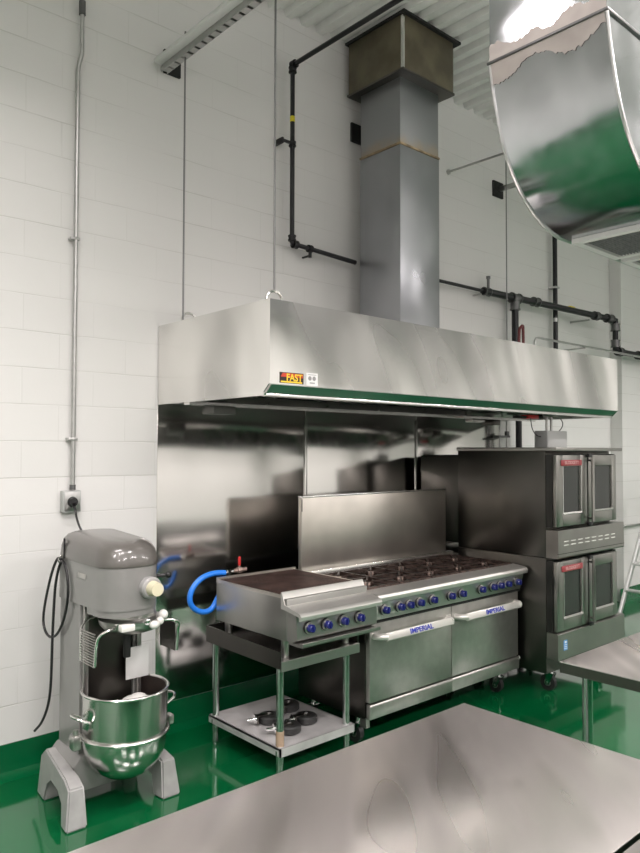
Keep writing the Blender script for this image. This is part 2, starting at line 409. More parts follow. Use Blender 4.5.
# ================================================================ EXHAUST DUCT
duct = thing('exhaust_duct', 'square steel exhaust duct rising from the hood into a brown box at the roof', 'duct', (4.13, -.35, HZ1))
DX0, DX1, DY0, DY1 = 3.90, 4.345, -.545, -.13
G().box(DX0, DX1, DY0, DY1, HZ1+.001, 3.97, .004).build('lower_duct', 'galv_duct', duct)
ms, nts, bs = new_mat('rust_stained_duct'); N_, L_ = nts.nodes, nts.links
tcs = N_.new('ShaderNodeTexCoord'); sps = N_.new('ShaderNodeSeparateXYZ'); L_.new(tcs.outputs['Object'], sps.inputs[0])
nzs = N_.new('ShaderNodeTexNoise'); nzs.inputs['Scale'].default_value = 9; L_.new(tcs.outputs['Object'], nzs.inputs['Vector'])
ms1 = N_.new('ShaderNodeMath'); ms1.operation = 'MULTIPLY_ADD'; ms1.inputs[1].default_value = .16; L_.new(nzs.outputs['Fac'], ms1.inputs[0]); L_.new(sps.outputs['Z'], ms1.inputs[2])
mrs = N_.new('ShaderNodeMapRange'); mrs.interpolation_type = 'SMOOTHSTEP'; mrs.inputs['From Min'].default_value = 1.53; mrs.inputs['From Max'].default_value = 1.66; mrs.inputs['To Min'].default_value = .75; mrs.inputs['To Max'].default_value = 0
L_.new(ms1.outputs[0], mrs.inputs['Value'])
mxs = N_.new('ShaderNodeMix'); mxs.data_type = 'RGBA'; mxs.inputs['A'].default_value = (.33, .34, .35, 1); mxs.inputs['B'].default_value = (.42, .34, .24, 1)
L_.new(mrs.outputs[0], mxs.inputs['Factor']); L_.new(mxs.outputs['Result'], bs.inputs['Base Color']); bs.inputs['Metallic'].default_value = .9; bs.inputs['Roughness'].default_value = .38
W['galv_stain'] = ms
G().box(DX0+.004, DX1-.004, DY0+.004, DY1-.004, 3.985, 4.5, .004).build('upper_duct', 'galv_stain', duct)
j = G().box(DX0-.004, DX1+.004, DY0-.004, DY1+.004, 3.972, 3.988, .003).build('welded_joint', 'rust', duct); tag(j, 'rust-stained welded joint around the duct')
G().box(DX0-.03, DX1+.03, DY0-.03, DY1+.03, HZ1+.001, HZ1+.006).build('base_flange', 'galv_duct', duct)
bx0, bx1, by0, by1, bz = 3.845, 4.425, -.62, -.06, 4.475
cb = G().box(bx0, bx1, by0, by1, bz, CZ-.004, .003).build('curb_box', 'curb', duct); tag(cb, 'brown painted curb box under the roof deck')
G().box(bx0-.008, bx1+.008, by0-.008, by1+.008, bz-.004, bz+.012).build('curb_flange', 'steel_dark', duct)
G().box(bx0-.006, bx0+.014, by0-.006, by0+.014, bz+.012, CZ-.004).build('corner_angle', 'bright', duct)
G().box(bx1-.014, bx1+.03, by0+.02, by0+.03, bz+.012, CZ-.004).build('corner_angle', 'bright', duct)
G().box(bx0-.02, bx1+.06, by0-.03, by1+.02, CZ-.02, CZ-.002).build('sealant_edge', 'blackmatt', duct)

# ================================================================ BACKSPLASH PANELS
labs = ['stainless steel wall panel behind the mixer and griddle, leftmost of the splash panels',
        'middle stainless steel wall panel behind the range backguard',
        'stainless steel wall panel between the range backguard and the convection ovens']
xs = [2.247, 3.465, 4.70, 5.915]
for i in range(3):
    z1 = 2.03
    o = G().box(xs[i]+.002, xs[i+1]-.002, -.005, -.0005, .168, z1, .0015).build('splash_panel', 'panel', loc=(xs[i], 0, .168))
    tag(o, labs[i], 'wall panel', 'stainless splash panels')
    sx = xs[i+1] if i < 2 else None
for x_, l in ((3.465, 'narrow steel seam strip between left and middle splash panels'), (4.70, 'narrow steel seam strip right of the middle splash panel')):
    tag(G().box(x_-.012, x_+.012, -.010, -.0055, .17, 1.99, .001).build('seam_strip', 'bright', loc=(x_, 0, .17)), l, 'trim strip', 'splash panel seam strips')

# ================================================================ FLOOR MIXER
mixer = thing('floor_mixer', 'grey floor-standing dough mixer with dark lid beside the steel splash panel', 'mixer', (1.67, -.5, 0))
# base: two splayed side beams with front feet, joined by a plinth
for sgn in (-1, 1):
    g = G(); xo = 1.660+sgn*.240
    side = [(-.30, 0), (-.305, .19), (-.37, .235), (-.70, .205), (-.775, .18), (-.80, 0), (-.715, 0), (-.70, .10), (-.62, .135), (-.50, .14), (-.44, .10), (-.42, 0)]
    A = []; B = []
    for (y, z) in side:
        wz = .043*(1.2-.45*z/.25)
        sp = sgn*(.006*(1-z*4)-.10*(y+.80)); wz *= 1-.25*(y+.8)
        A.append(g.bm.verts.new((xo-wz+sp, y, z))); B.append(g.bm.verts.new((xo+wz+sp, y, z)))
    nn = len(side)
    fs = [g.bm.faces.new(A[::-1]), g.bm.faces.new(B)]
    for i in range(nn): fs.append(g.bm.faces.new((A[i], A[(i+1) % nn], B[(i+1) % nn], B[i])))
    bmesh.ops.bevel(g.bm, geom=list({e for f in fs for e in f.edges}), offset=.008, segments=2, affect='EDGES')
    g.build('foot', 'base_paint', mixer)
G().prism([(1.465, .09), (1.465, .22), (1.50, .26), (1.82, .26), (1.855, .22), (1.855, .09)], 'y', -.345, -.64, .012).build('base_plinth', 'grey_enamel', mixer)
# column
g = G()
g.prism([(1.505, -.36), (1.52, -.345), (1.82, -.345), (1.835, -.36), (1.835, -.60), (1.79, -.60), (1.79, -.56), (1.55, -.56), (1.55, -.60), (1.505, -.60)], 'z', .25, .985)
g.build('column', 'grey_enamel', mixer)
G().box(1.515, 1.54, -.622, -.602, .30, .985, .003).box(1.80, 1.825, -.622, -.602, .30, .985, .003).build('slide_rail', 'steel', mixer)
G().box(1.552, 1.788, -.59, -.562, .34, .95, .003).build('column_front_plate', 'steel_dark', mixer)
# head: deep rounded housing (plan outline) with a rounded nose
def plan(x0, x1, yb, yf, rb, rf, k=7):
    pts = []
    for cx, cy, r, a0 in ((x1-rb, yb-rb, rb, 0), (x0+rb, yb-rb, rb, PI/2), (x0+rf, yf+rf, rf, PI), (x1-rf, yf+rf, rf, 1.5*PI)):
        for i in range(k): pts.append((cx+r*cos(a0+PI/2*i/(k-1)), cy+r*sin(a0+PI/2*i/(k-1))))
    return pts
hx0, hx1, hyb, hyf = 1.497, 1.80, -.335, -.905
g = G()
g.prism(plan(hx0, hx1, hyb, hyf, .03, .12), 'z', .985, 1.185)
g.prism(plan(hx0+.004, hx1-.004, -.66, hyf+.004, .03, .118), 'z', .955, .986)
g.build('head', 'grey_enamel', mixer)
g = G(); prev = None
lid_prof = [(-.004, 1.187), (-.006, 1.20), (-.002, 1.25), (.006, 1.285), (.022, 1.308), (.045, 1.32), (.08, 1.325)]
for ins, z in lid_prof:
    zz = [ (z) for _ in range(1)]
    pp = plan(hx0+ins, hx1-ins, hyb-ins, hyf+ins, max(.06, .03), max(.125-ins*.4, .07))
    k = []
    for (x_, y_) in pp:
        drop = max(0, (-.62-y_))/.3*.035 if z > 1.24 else 0      # lid slopes down a little to the nose
        k.append(g.bm.verts.new((x_, y_, z-drop)))
    if prev: g.bridge(prev, k)
    else: g.bm.faces.new(k[::-1])
    prev = k
g.bm.faces.new(prev)
lid = g.build('lid', 'grey_lid', mixer, ang=60); tag(lid, 'darker grey rounded lid of the mixer head')
G().box(hx0-.0095, hx0-.001, -.43, -.425, 1.19, 1.29).build('lid_seam', 'black', lid)
# name plate, speed dial, switch
G().box(hx0-.004, hx0, -.68, -.59, 1.115, 1.140, .001).build('name_plate', 'steel', mixer)
dl = G().cyl((1.71, hyf-.03, 1.085), (1.71, hyf+.002, 1.085), .052, seg=28).cyl((1.71, hyf-.038, 1.085), (1.71, hyf-.03, 1.085), .045, .052, 28).build('speed_dial', 'base_paint', mixer)
G().cyl((1.71, hyf-.085, 1.085), (1.71, hyf-.038, 1.085), .031, .036, 20).build('dial_knob', 'cream', dl)
G().cyl((1.785, -.835, 1.12), (1.83, -.865, 1.125), .01).sphere((1.834, -.868, 1.126), .016).build('switch_lever', 'black', mixer)
# planetary, shaft, attachment hub with white pieces
g = G(); cx, cy = 1.69, -.765
g.lathe([(0, .86), (.09, .86), (.125, .872), (.150, .90), (.155, .925), (.12, .935), (.12, .954), (0, .954)], (cx, cy, 0))
g.build('planetary', 'steel', mixer)
G().cyl((cx-.03, cy-.02, .74), (cx-.03, cy-.02, .86), .018).build('agitator_shaft', 'blackmatt', mixer)
G().box(cx-.125, cx-.055, cy-.155, cy-.115, .893, .925, .006).build('guard_clip', 'ivory', mixer)
G().sphere((cx+.045, cy-.15, .905), .022, (1.2, .8, .9)).sphere((cx+.085, cy-.13, .915), .02).sphere((cx+.12, cy-.10, .935), .024).build('guard_clip', 'ivory', mixer)
G().cyl((cx, cy-.125, .915), (cx, cy-.165, .925), .012).sphere((cx, cy-.168, .935), .014).build('guard_latch', 'chrome', mixer)
# bowl guard wings: curved wire hoops with slotted sides
for sgn in (-1, 1):
    wx = cx+sgn*.215
    g = G()
    pts = [(cx+sgn*.13, cy-.09, .905), (cx+sgn*.17, cy-.11, .905), (wx-.005*sgn, cy-.10, .885), (wx, cy-.08, .84), (wx, cy-.07, .74)]
    g.tube(pts, .007, 8, 2); g.build('guard_rail', 'bright', mixer); g = G()
    pts2 = [(cx+sgn*.13, cy+.12, .925), (cx+sgn*.17, cy+.12, .915), (wx-.005*sgn, cy+.10, .89), (wx, cy+.09, .85), (wx, cy+.09, .73)]
    g.tube(pts2, .005, 8, 2)
    g.build('guard_rail', 'bright', mixer)
    g = G()
    if sgn < 0:
        for k_ in range(13):
            z = .885-k_*.0125
            g.box(wx-.004, wx+.002, cy-.072, cy+.088, z-.002, z+.002)
    else:
        g.box(wx-.006, wx-.002, cy-.06, cy+.085, .735, .875)
    g.build('guard_side', 'steel' if sgn < 0 else 'steel_dark', mixer)
# bowl yoke arms with clamps
bc = (1.69, -.715)
g = G()
for sgn in (-1, 1):
    g.tube([(1.655+sgn*.16, -.60, .36), (bc[0]+sgn*.235, -.63, .36), (bc[0]+sgn*.245, -.70, .365)], .018, 10, 2)
g.box(1.51, 1.83, -.60, -.592, .30, .42, .004)
g.build('bowl_yoke', 'grey_enamel', mixer)
G().box(bc[0]-.272, bc[0]-.232, -.74, -.69, .335, .40, .008).cyl((bc[0]-.25, -.715, .40), (bc[0]-.25, -.715, .425), .012).build('bowl_clamp', 'steel', mixer)
G().box(bc[0]+.232, bc[0]+.262, -.74, -.69, .335, .385, .008).build('bowl_clamp', 'steel', mixer)
# cables
G().tube([(1.69, -.058, 1.425), (1.69, -.09, 1.41), (1.685, -.12, 1.36), (1.66, -.22, 1.32), (1.63, -.33, 1.30), (1.60, -.345, 1.26), (1.56, -.329, 1.18)], .0065, 8, 3).build('power_cord', 'black', mixer)
G().tube([(1.488, -.40, 1.18), (1.485, -.36, 1.19), (1.482, -.29, 1.10), (1.48, -.22, .95), (1.478, -.19, .84), (1.478, -.23, .78), (1.48, -.30, .765), (1.484, -.38, .80), (1.486, -.46, .90), (1.486, -.50, 1.02),
          (1.487, -.48, 1.12), (1.487, -.43, 1.18), (1.486, -.39, 1.165), (1.48, -.35, 1.06), (1.48, -.335, .95), (1.478, -.325, .80), (1.478, -.32, .65), (1.478, -.31, .50), (1.48, -.27, .40), (1.48, -.19, .30), (1.478, -.10, .235)], .007, 8, 2).build('spare_cord', 'black', mixer)
G().tube([(1.497, -.40, 1.20), (1.482, -.40, 1.20), (1.472, -.40, 1.18), (1.478, -.40, 1.165)], .004, 6, 1).build('cord_hook', 'bright', mixer)

# mixing bowl: a lift-out thing of its own
bowl = thing('mixing_bowl', 'large round stainless steel mixing bowl held under the grey mixer head', 'bowl', (bc[0], bc[1], .13))
R_ = .205
outer = [(0, .148), (.05, .15), (.10, .165), (.15, .20), (.183, .247), (.198, .30), (.203, .36), (.205, .57)]
g = G(); g.lathe(outer+[(.198, .57)], (bc[0], bc[1], 0), 48)
sh = g.build('bowl_shell', 'bowl', bowl, ang=50)
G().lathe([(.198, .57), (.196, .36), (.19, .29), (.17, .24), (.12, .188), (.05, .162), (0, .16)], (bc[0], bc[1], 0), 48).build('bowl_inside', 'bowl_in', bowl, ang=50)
g = G()
N_ = 48
ringp = [(bc[0]+(R_+.002)*cos(2*PI*i/N_), bc[1]+(R_+.002)*sin(2*PI*i/N_), .572) for i in range(N_+1)]
g.tube(ringp, .0075, 8, cap=False); g.build('bowl_rim', 'bright', bowl)
g = G(); ringp = [(bc[0]+(R_+.004)*cos(2*PI*i/N_), bc[1]+(R_+.004)*sin(2*PI*i/N_), .365) for i in range(N_+1)]
g.tube(ringp, .008, 8, cap=False); g.build('bowl_band', 'bright', bowl)
for sgn in (-1, 1):
    hx = bc[0]+sgn*R_
    G().tube([(hx, bc[1]-.05, .46), (hx+sgn*.05, bc[1]-.045, .485), (hx+sgn*.065, bc[1], .49), (hx+sgn*.05, bc[1]+.045, .485), (hx, bc[1]+.05, .46)], .007, 8, 1).build('bowl_handle', 'bright', bowl)
# things in / behind the bowl
g = G()
for i in range(16):
    a_ = random.random()*6.28; r_ = random.random()*.075
    h_ = .49-.6*r_+random.random()*.02
    g.sphere((1.75+r_*cos(a_), -.72+r_*sin(a_), h_), .035+random.random()*.02, (1.2, 1, .6))
g.lathe([(0, .17), (.06, .20), (.095, .30), (.10, .42), (.07, .47), (0, .485)], (1.745, -.72, 0), 20)
tag(g.build('folded_cloth', 'ivory', loc=(1.745, -.72, .17)), 'crumpled white cloth heaped inside the mixing bowl', 'cloth')
o = G().box(1.735, 1.862, -.629, -.6265, .575, .735, .001).build('paper_card', 'white', loc=(1.8, -.628, .575))
tag(o, 'blank white paper card standing behind the mixing bowl rim', 'paper card')

# ================================================================ CONDUIT + OUTLET
cd = thing('wall_conduit', 'galvanised electrical conduit running up the left of the block wall from the outlet', 'conduit', (1.7, -.03, 1.51))
G().tube([(1.700, -.028, 1.515), (1.700, -.028, 3.93), (1.706, -.034, 3.98), (1.714, -.045, 4.03), (1.714, -.045, CZ)], .0125, 12, 0).build('pipe', 'galv_pipe', cd)
G().cyl((1.700, -.028, 1.512), (1.700, -.028, 1.54), .017).build('coupling', 'grey_fit', cd)
G().cyl((1.714, -.045, 4.26), (1.714, -.045, 4.34), .019).build('coupling', 'grey_fit', cd)
for z in (1.80, 2.95):
    G().box(1.665, 1.72, -.045, -.001, z-.008, z+.008, .003).build('strap', 'galv_pipe', cd)
ob = thing('outlet_box', 'small grey wall outlet box with black plug above the mixer', 'outlet', (1.69, -.03, 1.445))
G().box(1.638, 1.742, -.05, -.001, 1.385, 1.508, .006).build('box', 'box_grey', ob)
G().box(1.646, 1.734, -.054, -.0505, 1.393, 1.50, .002).build('cover_plate', 'galv_pipe', ob)
G().cyl((1.69, -.0545, 1.445), (1.69, -.075, 1.445), .03, .024, 20).box(1.68, 1.70, -.075, -.055, 1.415, 1.44).build('plug', 'black', ob)

# ================================================================ GRIDDLE + STAND
stand = thing('equipment_stand', 'stainless steel equipment stand with lower shelf carrying the griddle', 'stand', (2.71, -.70, 0))
tx0, tx1, ty0, ty1 = 2.40, 2.975, -1.055, -.345
g = G(); g.box(tx0, tx1, ty0, ty1, .615, .63)
g.box(tx0, tx1, ty0-.003, ty0+.006, .578, .629)
g.build('top', 'steel', stand)
g = G()
g.prism([(ty0+.005, .590), (ty1, .600), (ty1, .695), (ty0+.005, .68)], 'x', tx0-.004, tx0+.004)
g.prism([(ty0+.01, .590), (ty1, .600), (ty1, .695), (ty0+.01, .68)], 'x', tx1-.004, tx1+.004)
g.box(tx0, tx1, ty1-.004, ty1+.004, .6, .695)
g.build('raised_edge', 'steel_dark', stand)
lx = (2.437, 2.925); ly = (-1.0, -.39)
for ix_, x_ in enumerate(lx):
    for iy, y_ in enumerate(ly):
        l_ = G().cyl((x_, y_, .075), (x_, y_, .615), .0205, seg=18).build('leg', 'leg_steel', stand)
        G().cyl((x_, y_, .0), (x_, y_, .02), .016, .02).cyl((x_, y_, .02), (x_, y_, .075), .02, .0165).build('bullet_foot', 'leg_steel', l_)
        G().cyl((x_, y_, .125), (x_, y_, .15), .026).build('shelf_collar', 'leg_steel', l_)
        if (ix_, iy) == (0, 0):
            tw = G().cyl((x_, y_, .172), (x_, y_, .25), .0225).build('tape_wrap', 'tan', l_); tag(tw, 'tan tape wrapped round the front leg')
g = G(); g.box(tx0+.012, tx1-.012, ty0+.025, ty1-.01, .158, .168)
g.box(tx0+.012, tx1-.012, ty0+.02, ty0+.03, .125, .168).box(tx0+.012, tx0+.02, ty0+.02, ty1-.01, .125, .168).box(tx1-.02, tx1-.012, ty0+.02, ty1-.01, .125, .168)
g.build('lower_shelf', 'shelf_steel', stand)

gr = thing('countertop_griddle', 'countertop gas char grill with brown top plate and four blue knobs', 'griddle', (2.72, -.75, .632))
gx0, gx1 = 2.42, 3.018
g = G(); g.box(gx0, gx1, -1.075, -.415, .735, .955, .003)
g.build('body', 'steel', gr)
g = G()
g.box(gx0, gx1, -.43, -.413, .955, .985).box(gx0, gx0+.012, -1.04, -.43, .955, .972).box(gx1-.012, gx1, -1.04, -.43, .955, .972)
g.build('splash_rim', 'steel_dirty', gr)
G().box(gx0+.013, gx1-.013, -1.028, -.432, .955, .964, .002).build('grill_bed', 'char', gr)
g = G()
for k in range(30):
    x_ = gx0+.02+k*(gx1-gx0-.05)/29
    g.box(x_, x_+.009, -1.026, -.435, .9645, .974)
g.build('grate', 'char', gr)
# front riser + sloped ledge + bullnose
g = G()
g.prism([(-1.03, .90), (-1.028, .985), (-1.032, .989), (-1.038, .985), (-1.062, .925), (-1.165, .902), (-1.185, .895), (-1.195, .882), (-1.19, .862), (-1.178, .860), (-1.178, .88), (-1.05, .90)], 'x', gx0-.004, gx1+.003)
g.build('front_ledge', 'ledge', gr)
G().prism([(-1.0755, .738), (-1.0755, .895), (-1.15, .895), (-1.155, .755), (-1.12, .738)], 'x', gx0+.002, gx1-.002).build('control_panel', 'steel', gr)
G().prism([(-1.08, .722), (-1.08, .737), (-1.185, .737), (-1.19, .745), (-1.196, .745), (-1.196, .73), (-1.188, .722)], 'x', gx0+.01, gx1-.01).build('drip_tray', 'steel', gr)
for x_ in (gx0+.05, gx1-.10):
    for y_ in (-1.0, -.47):
        if True: G().cyl((x_, y_, .631), (x_, y_, .735), .02, .024).build('foot', 'steel', gr)
def knob(root, scale=1.):
    k = G().lathe([(0, -.04), (.017, -.04), (.021, -.035), (.023, -.012), (.020, -.006), (0, -.006)], (0, 0, 0), 20, Matrix.Rotation(-PI/2, 4, 'X') @ Matrix.Scale(scale, 4)).box(-.004*scale, .004*scale, -.048*scale, -.036*scale, -.016*scale, .022*scale, .0015)
    k = k.build('knob', 'knob', root, loc=(0, 0, 0))
    # built round its own origin
    bz_ = G().lathe([(0, -.009), (.027, -.009), (.033, -.004), (.034, 0), (0, 0)], (0, 0, 0), 24, Matrix.Rotation(-PI/2, 4, 'X') @ Matrix.Scale(scale, 4))
    b_ = bz_.build('bezel', 'black', k, loc=(0, 0, 0))
    tk = G().lathe([(.0235, -.0135), (.030, -.0125), (.031, -.009), (.0275, -.0085)], (0, 0, 0), 24, Matrix.Rotation(-PI/2, 4, 'X') @ Matrix.Scale(scale, 4)).build('bezel_ring', 'steel', k, loc=(0, 0, 0))
    return k
def set_knobs(root, places, scale=1.):
    off = OFF[root.name]
    k0 = knob(root, scale)
    for i, p in enumerate(places):
        q = Vector(p)-off
        if i == 0: k0.location = q
        else: dup_part(k0, root, q)
# the lathe axis after rotation points along -y (towards the cook)
set_knobs(gr, [(x_, -1.156, .812) for x_ in (2.50, 2.622, 2.745, 2.868)])

# hose + valve
hs = thing('gas_hose', 'bright blue gas hose looping out behind the griddle', 'hose', (2.35, -.36, .78))
G().tube([(2.515, -.365, .995), (2.47, -.36, 1.0), (2.41, -.358, .998), (2.35, -.356, .98), (2.30, -.355, .94), (2.272, -.355, .885), (2.28, -.355, .83), (2.325, -.357, .79), (2.38, -.36, .775), (2.43, -.36, .79), (2.46, -.36, .84), (2.475, -.375, .88), (2.48, -.39, .885)], .0165, 14, 2).build('hose', 'hose', hs)
G().cyl((2.512, -.366, .995), (2.575, -.37, 1.0), .014).cyl((2.53, -.366, .996), (2.548, -.367, .998), .019, seg=6).build('end_fitting', 'chrome', hs)
G().cyl((2.57, -.372, 1.0), (2.66, -.38, 1.005), .013).cyl((2.60, -.375, 1.002), (2.625, -.377, 1.004), .02, seg=8).cyl((2.612, -.376, 1.01), (2.612, -.376, 1.03), .006).build('valve', 'burner', hs)
G().box(2.606, 2.618, -.384, -.368, 1.03, 1.085, .003).build('valve_handle', 'red', hs)

# loose casters on the lower shelf
def loose_caster():
    c = thing('swivel_caster', 'x', 'caster', (0, 0, 0), 'loose casters on the lower shelf')
    # lying on its side: wheel axis z, stem pointing +x
    w_ = G().lathe([(0, .004), (.02, .004), (.022, 0), (.058, 0), (.066, .008), (.066, .034), (.058, .042), (.022, .042), (.02, .036), (0, .036)], (0, 0, 0), 28).build('wheel', 'rubber', c, loc=(0, 0, 0))
    h_ = G().cyl((0, 0, .0495), (0, 0, .058), .013).build('axle_bolt', 'chrome', w_, loc=(0, 0, 0))
    g = G().box(-.02, .085, -.02, .02, .044, .049, .001).box(.078, .085, -.032, .032, .005, .049, .002)
    g.build('fork', 'steel_dark', c, loc=(0, 0, 0))
    G().cyl((.085, 0, .028), (.093, 0, .028), .027).cyl((.093, 0, .028), (.135, 0, .028), .0095).build('stem', 'chrome', c, loc=(0, 0, 0))
    return c
lc = loose_caster()
zs = .169
spots = [((2.60, -.88, zs+.002), (0, 0, 2.8), 'black loose caster on the stand shelf just right of the taped leg'),
         ((2.765, -.83, zs+.002), (0, 0, 2.95), 'black loose caster on the stand shelf, rightmost of the four'),
         ((2.605, -.69, zs+.002), (0, 0, 2.9), 'black loose caster lying on the stand shelf behind the one by the taped leg'),
         ((2.815, -.61, zs+.002), (0, 0, 3.5), 'black loose caster farthest back on the stand shelf')]
for i, (p, r, l) in enumerate(spots):
    if i == 0: lc.location = p; lc.rotation_euler = r; lc['label'] = l
    else: dup(lc, p, l, r)

# ================================================================ GAS RANGE
rg = thing('gas_range', 'wide stainless steel gas range with ten burners, two oven doors and blue knobs', 'range', (3.8, -.75, 0))
rx0, rx1 = 3.035, 4.565
RY = -1.078
G().box(rx0, rx1, -1.04, -.44, .17, .875, .003).build('body', 'steel_dark', rg)
G().box(rx0+.012, rx1-.04, -.455, -.42, .90, 1.436, .003).build('backguard', 'steel_dirty', rg)
G().box(rx0+.01, rx1-.038, -.458, -.418, 1.428, 1.44, .002).box(rx0+.002, rx1-.002, -.50, -.456, .905, .955, .004).build('backguard_trim', 'bright', rg)
G().box(rx0+.01, rx0+.016, -.4575, -.455, 1.34, 1.42).build('backguard_bracket', 'black', rg)
g = G().box(rx0+.004, rx1-.004, -1.03, -.456, .876, .888)
g.build('burner_deck', 'dark_under', rg)
# front ledge and bullnose
G().prism([(-1.03, .878), (-1.03, .918), (-1.125, .910), (-1.142, .902), (-1.15, .888), (-1.147, .868), (-1.135, .862), (-1.135, .878)], 'x', rx0, rx1+.012).build('front_ledge', 'ledge', rg)
G().prism([(-1.041, .745), (-1.041, .876), (-1.125, .866), (-1.095, .75)], 'x', rx0+.004, rx1-.002).build('control_panel', 'steel', rg)
G().box(rx0+.03, rx1-.01, -1.10, -1.07, .735, .744).build('panel_gap', 'blackmatt', rg)
kx = [3.118, 3.248, 3.333, 3.429, 3.553, 3.732, 3.846, 4.058, 4.189, 4.271, 4.361, 4.478]
set_knobs(rg, [(x_, -1.114, .81) for x_ in kx])
# oven doors
mid = 3.797
for i, (a_, b_) in enumerate(((rx0+.004, mid-.003), (mid+.003, rx1-.004))):
    d = G().box(a_, b_, RY, -1.041, .272, .733, .006).build('oven_door', 'steel_door', rg)
    if True:
        ha, hb = a_+.035, b_-.045
        # flat sloped bar turned back to the door at both ends
        prof = [(-1.128, .665), (-1.142, .682), (-1.148, .678), (-1.158, .640), (-1.150, .632), (-1.142, .637)]
        g = G(); g.prism(prof, 'x', ha+.03, hb-.03, .002)
        for xa, xb in ((ha, ha+.045), (hb-.045, hb)):
            s_ = 1 if xa == ha else -1
            xo_ = xa if s_ > 0 else xb
            pts = [(xo_+s_*.0, RY+.001, .655), (xo_+s_*.004, RY-.03, .655), (xo_+s_*.018, -1.13, .657), (xo_+s_*.045, -1.148, .658)]
            g.tube(pts, .019, 12, 1)
        h_ = g.build('door_handle', 'handle', d)
        tag(h_, 'pale handle bar lettered IMPERIAL in blue')
        text('handle_lettering', 'IMPERIAL', .042, ((ha+hb)/2+.0, -1.1545, .659), (math.radians(76), 0, 0), 'ink_blue', h_, sx=1.25)
kp = [( -1.078, .178), (-1.083, .25), (-1.078, .262), (-1.05, .262), (-1.05, .178)]
for a_, b_ in ((rx0+.004, mid-.002), (mid+.002, rx1+.004)):
    G().prism(kp, 'x', a_, b_, .002).build('kick_panel', 'steel_door', rg)
G().cyl((rx1+.001, -1.07, .25), (rx1+.012, -1.07, .25), .012).build('side_latch', 'ivory', rg)
# grates & burners : five across, two deep
gw = (rx1-rx0-.03)/5; gd = .262
def grate(cx, cy):
    g = G(); z0, z1 = .916, .930; hw, hd = gw/2-.004, gd/2-.004
    for s_ in (-1, 1):
        g.box(cx+s_*hw-.006, cx+s_*hw+.006, cy-hd, cy+hd, z0, z1)
        g.box(cx-hw, cx+hw, cy+s_*hd-.006, cy+s_*hd+.006, z0, z1)
        for q in (-1, 1):
            g.box(cx+s_*hw-.008, cx+s_*hw+.008, cy+q*hd-.008, cy+q*hd+.008, .889, z0)
    for k in range(8):
        a_ = k*PI/4; r0, r1 = .035, (hw if k % 2 == 0 else hw*1.25)
        if k in (2, 6): r1 = hd
        p0 = Vector((cx+r0*cos(a_), cy+r0*sin(a_), .929)); p1 = Vector((cx+r1*cos(a_), cy+r1*sin(a_), .924))
        g.cyl(p0, p1, .0075, seg=6); g.cyl(p0+Vector((0, 0, .0)), p0+Vector((0, 0, -.02)), .007, seg=6)
    return g
for i in range(5):
    for j in range(2):
        cx_ = rx0+.015+gw*(i+.5); cy_ = -.515-gd*(j+.5)+.01
        grate(cx_, cy_).build('grate', 'iron', rg)
        G().lathe([(0, .889), (.045, .889), (.048, .897), (.03, .905), (.028, .916), (.036, .919), (.033, .926), (0, .927)], (cx_, cy_, 0), 20).build('burner', 'burner', rg)
def std_caster(root, x_, y_, top, rw=.055):
    w_ = G().cyl((x_-.017, y_+.02, rw), (x_+.017, y_+.02, rw), rw, seg=24).build('caster_wheel', 'rubber', root)
    G().cyl((x_-.0175, y_+.02, rw), (x_+.0175, y_+.02, rw), rw*.45, seg=20).cyl((x_-.026, y_+.02, rw), (x_+.026, y_+.02, rw), .007).build('wheel_hub', 'steel', w_)
    g = G()
    for s_ in (-1, 1):
        g.prism([(y_+.035, rw-.012), (y_+.005, rw-.012), (y_-.03, rw*2+.012), (y_+.03, rw*2+.012)], 'x', x_+s_*.0225-.0015, x_+s_*.0225+.0015)
    g.box(x_-.024, x_+.024, y_-.03, y_+.03, rw*2+.010, rw*2+.014).cyl((x_, y_, rw*2+.014), (x_, y_, top), .016)
    g.build('caster_fork', 'chrome', w_)
for x_, y_ in ((rx0+.05, -.935), (rx1-.09, -.97), (rx0+.06, -.52), (rx1-.09, -.52)):
    std_caster(rg, x_, y_, .17, .055 if x_ < 3.5 else .052)
G().box(rx0, rx0+.03, -1.05, -1.0, .125, .18).build('corner_post', 'steel', rg)

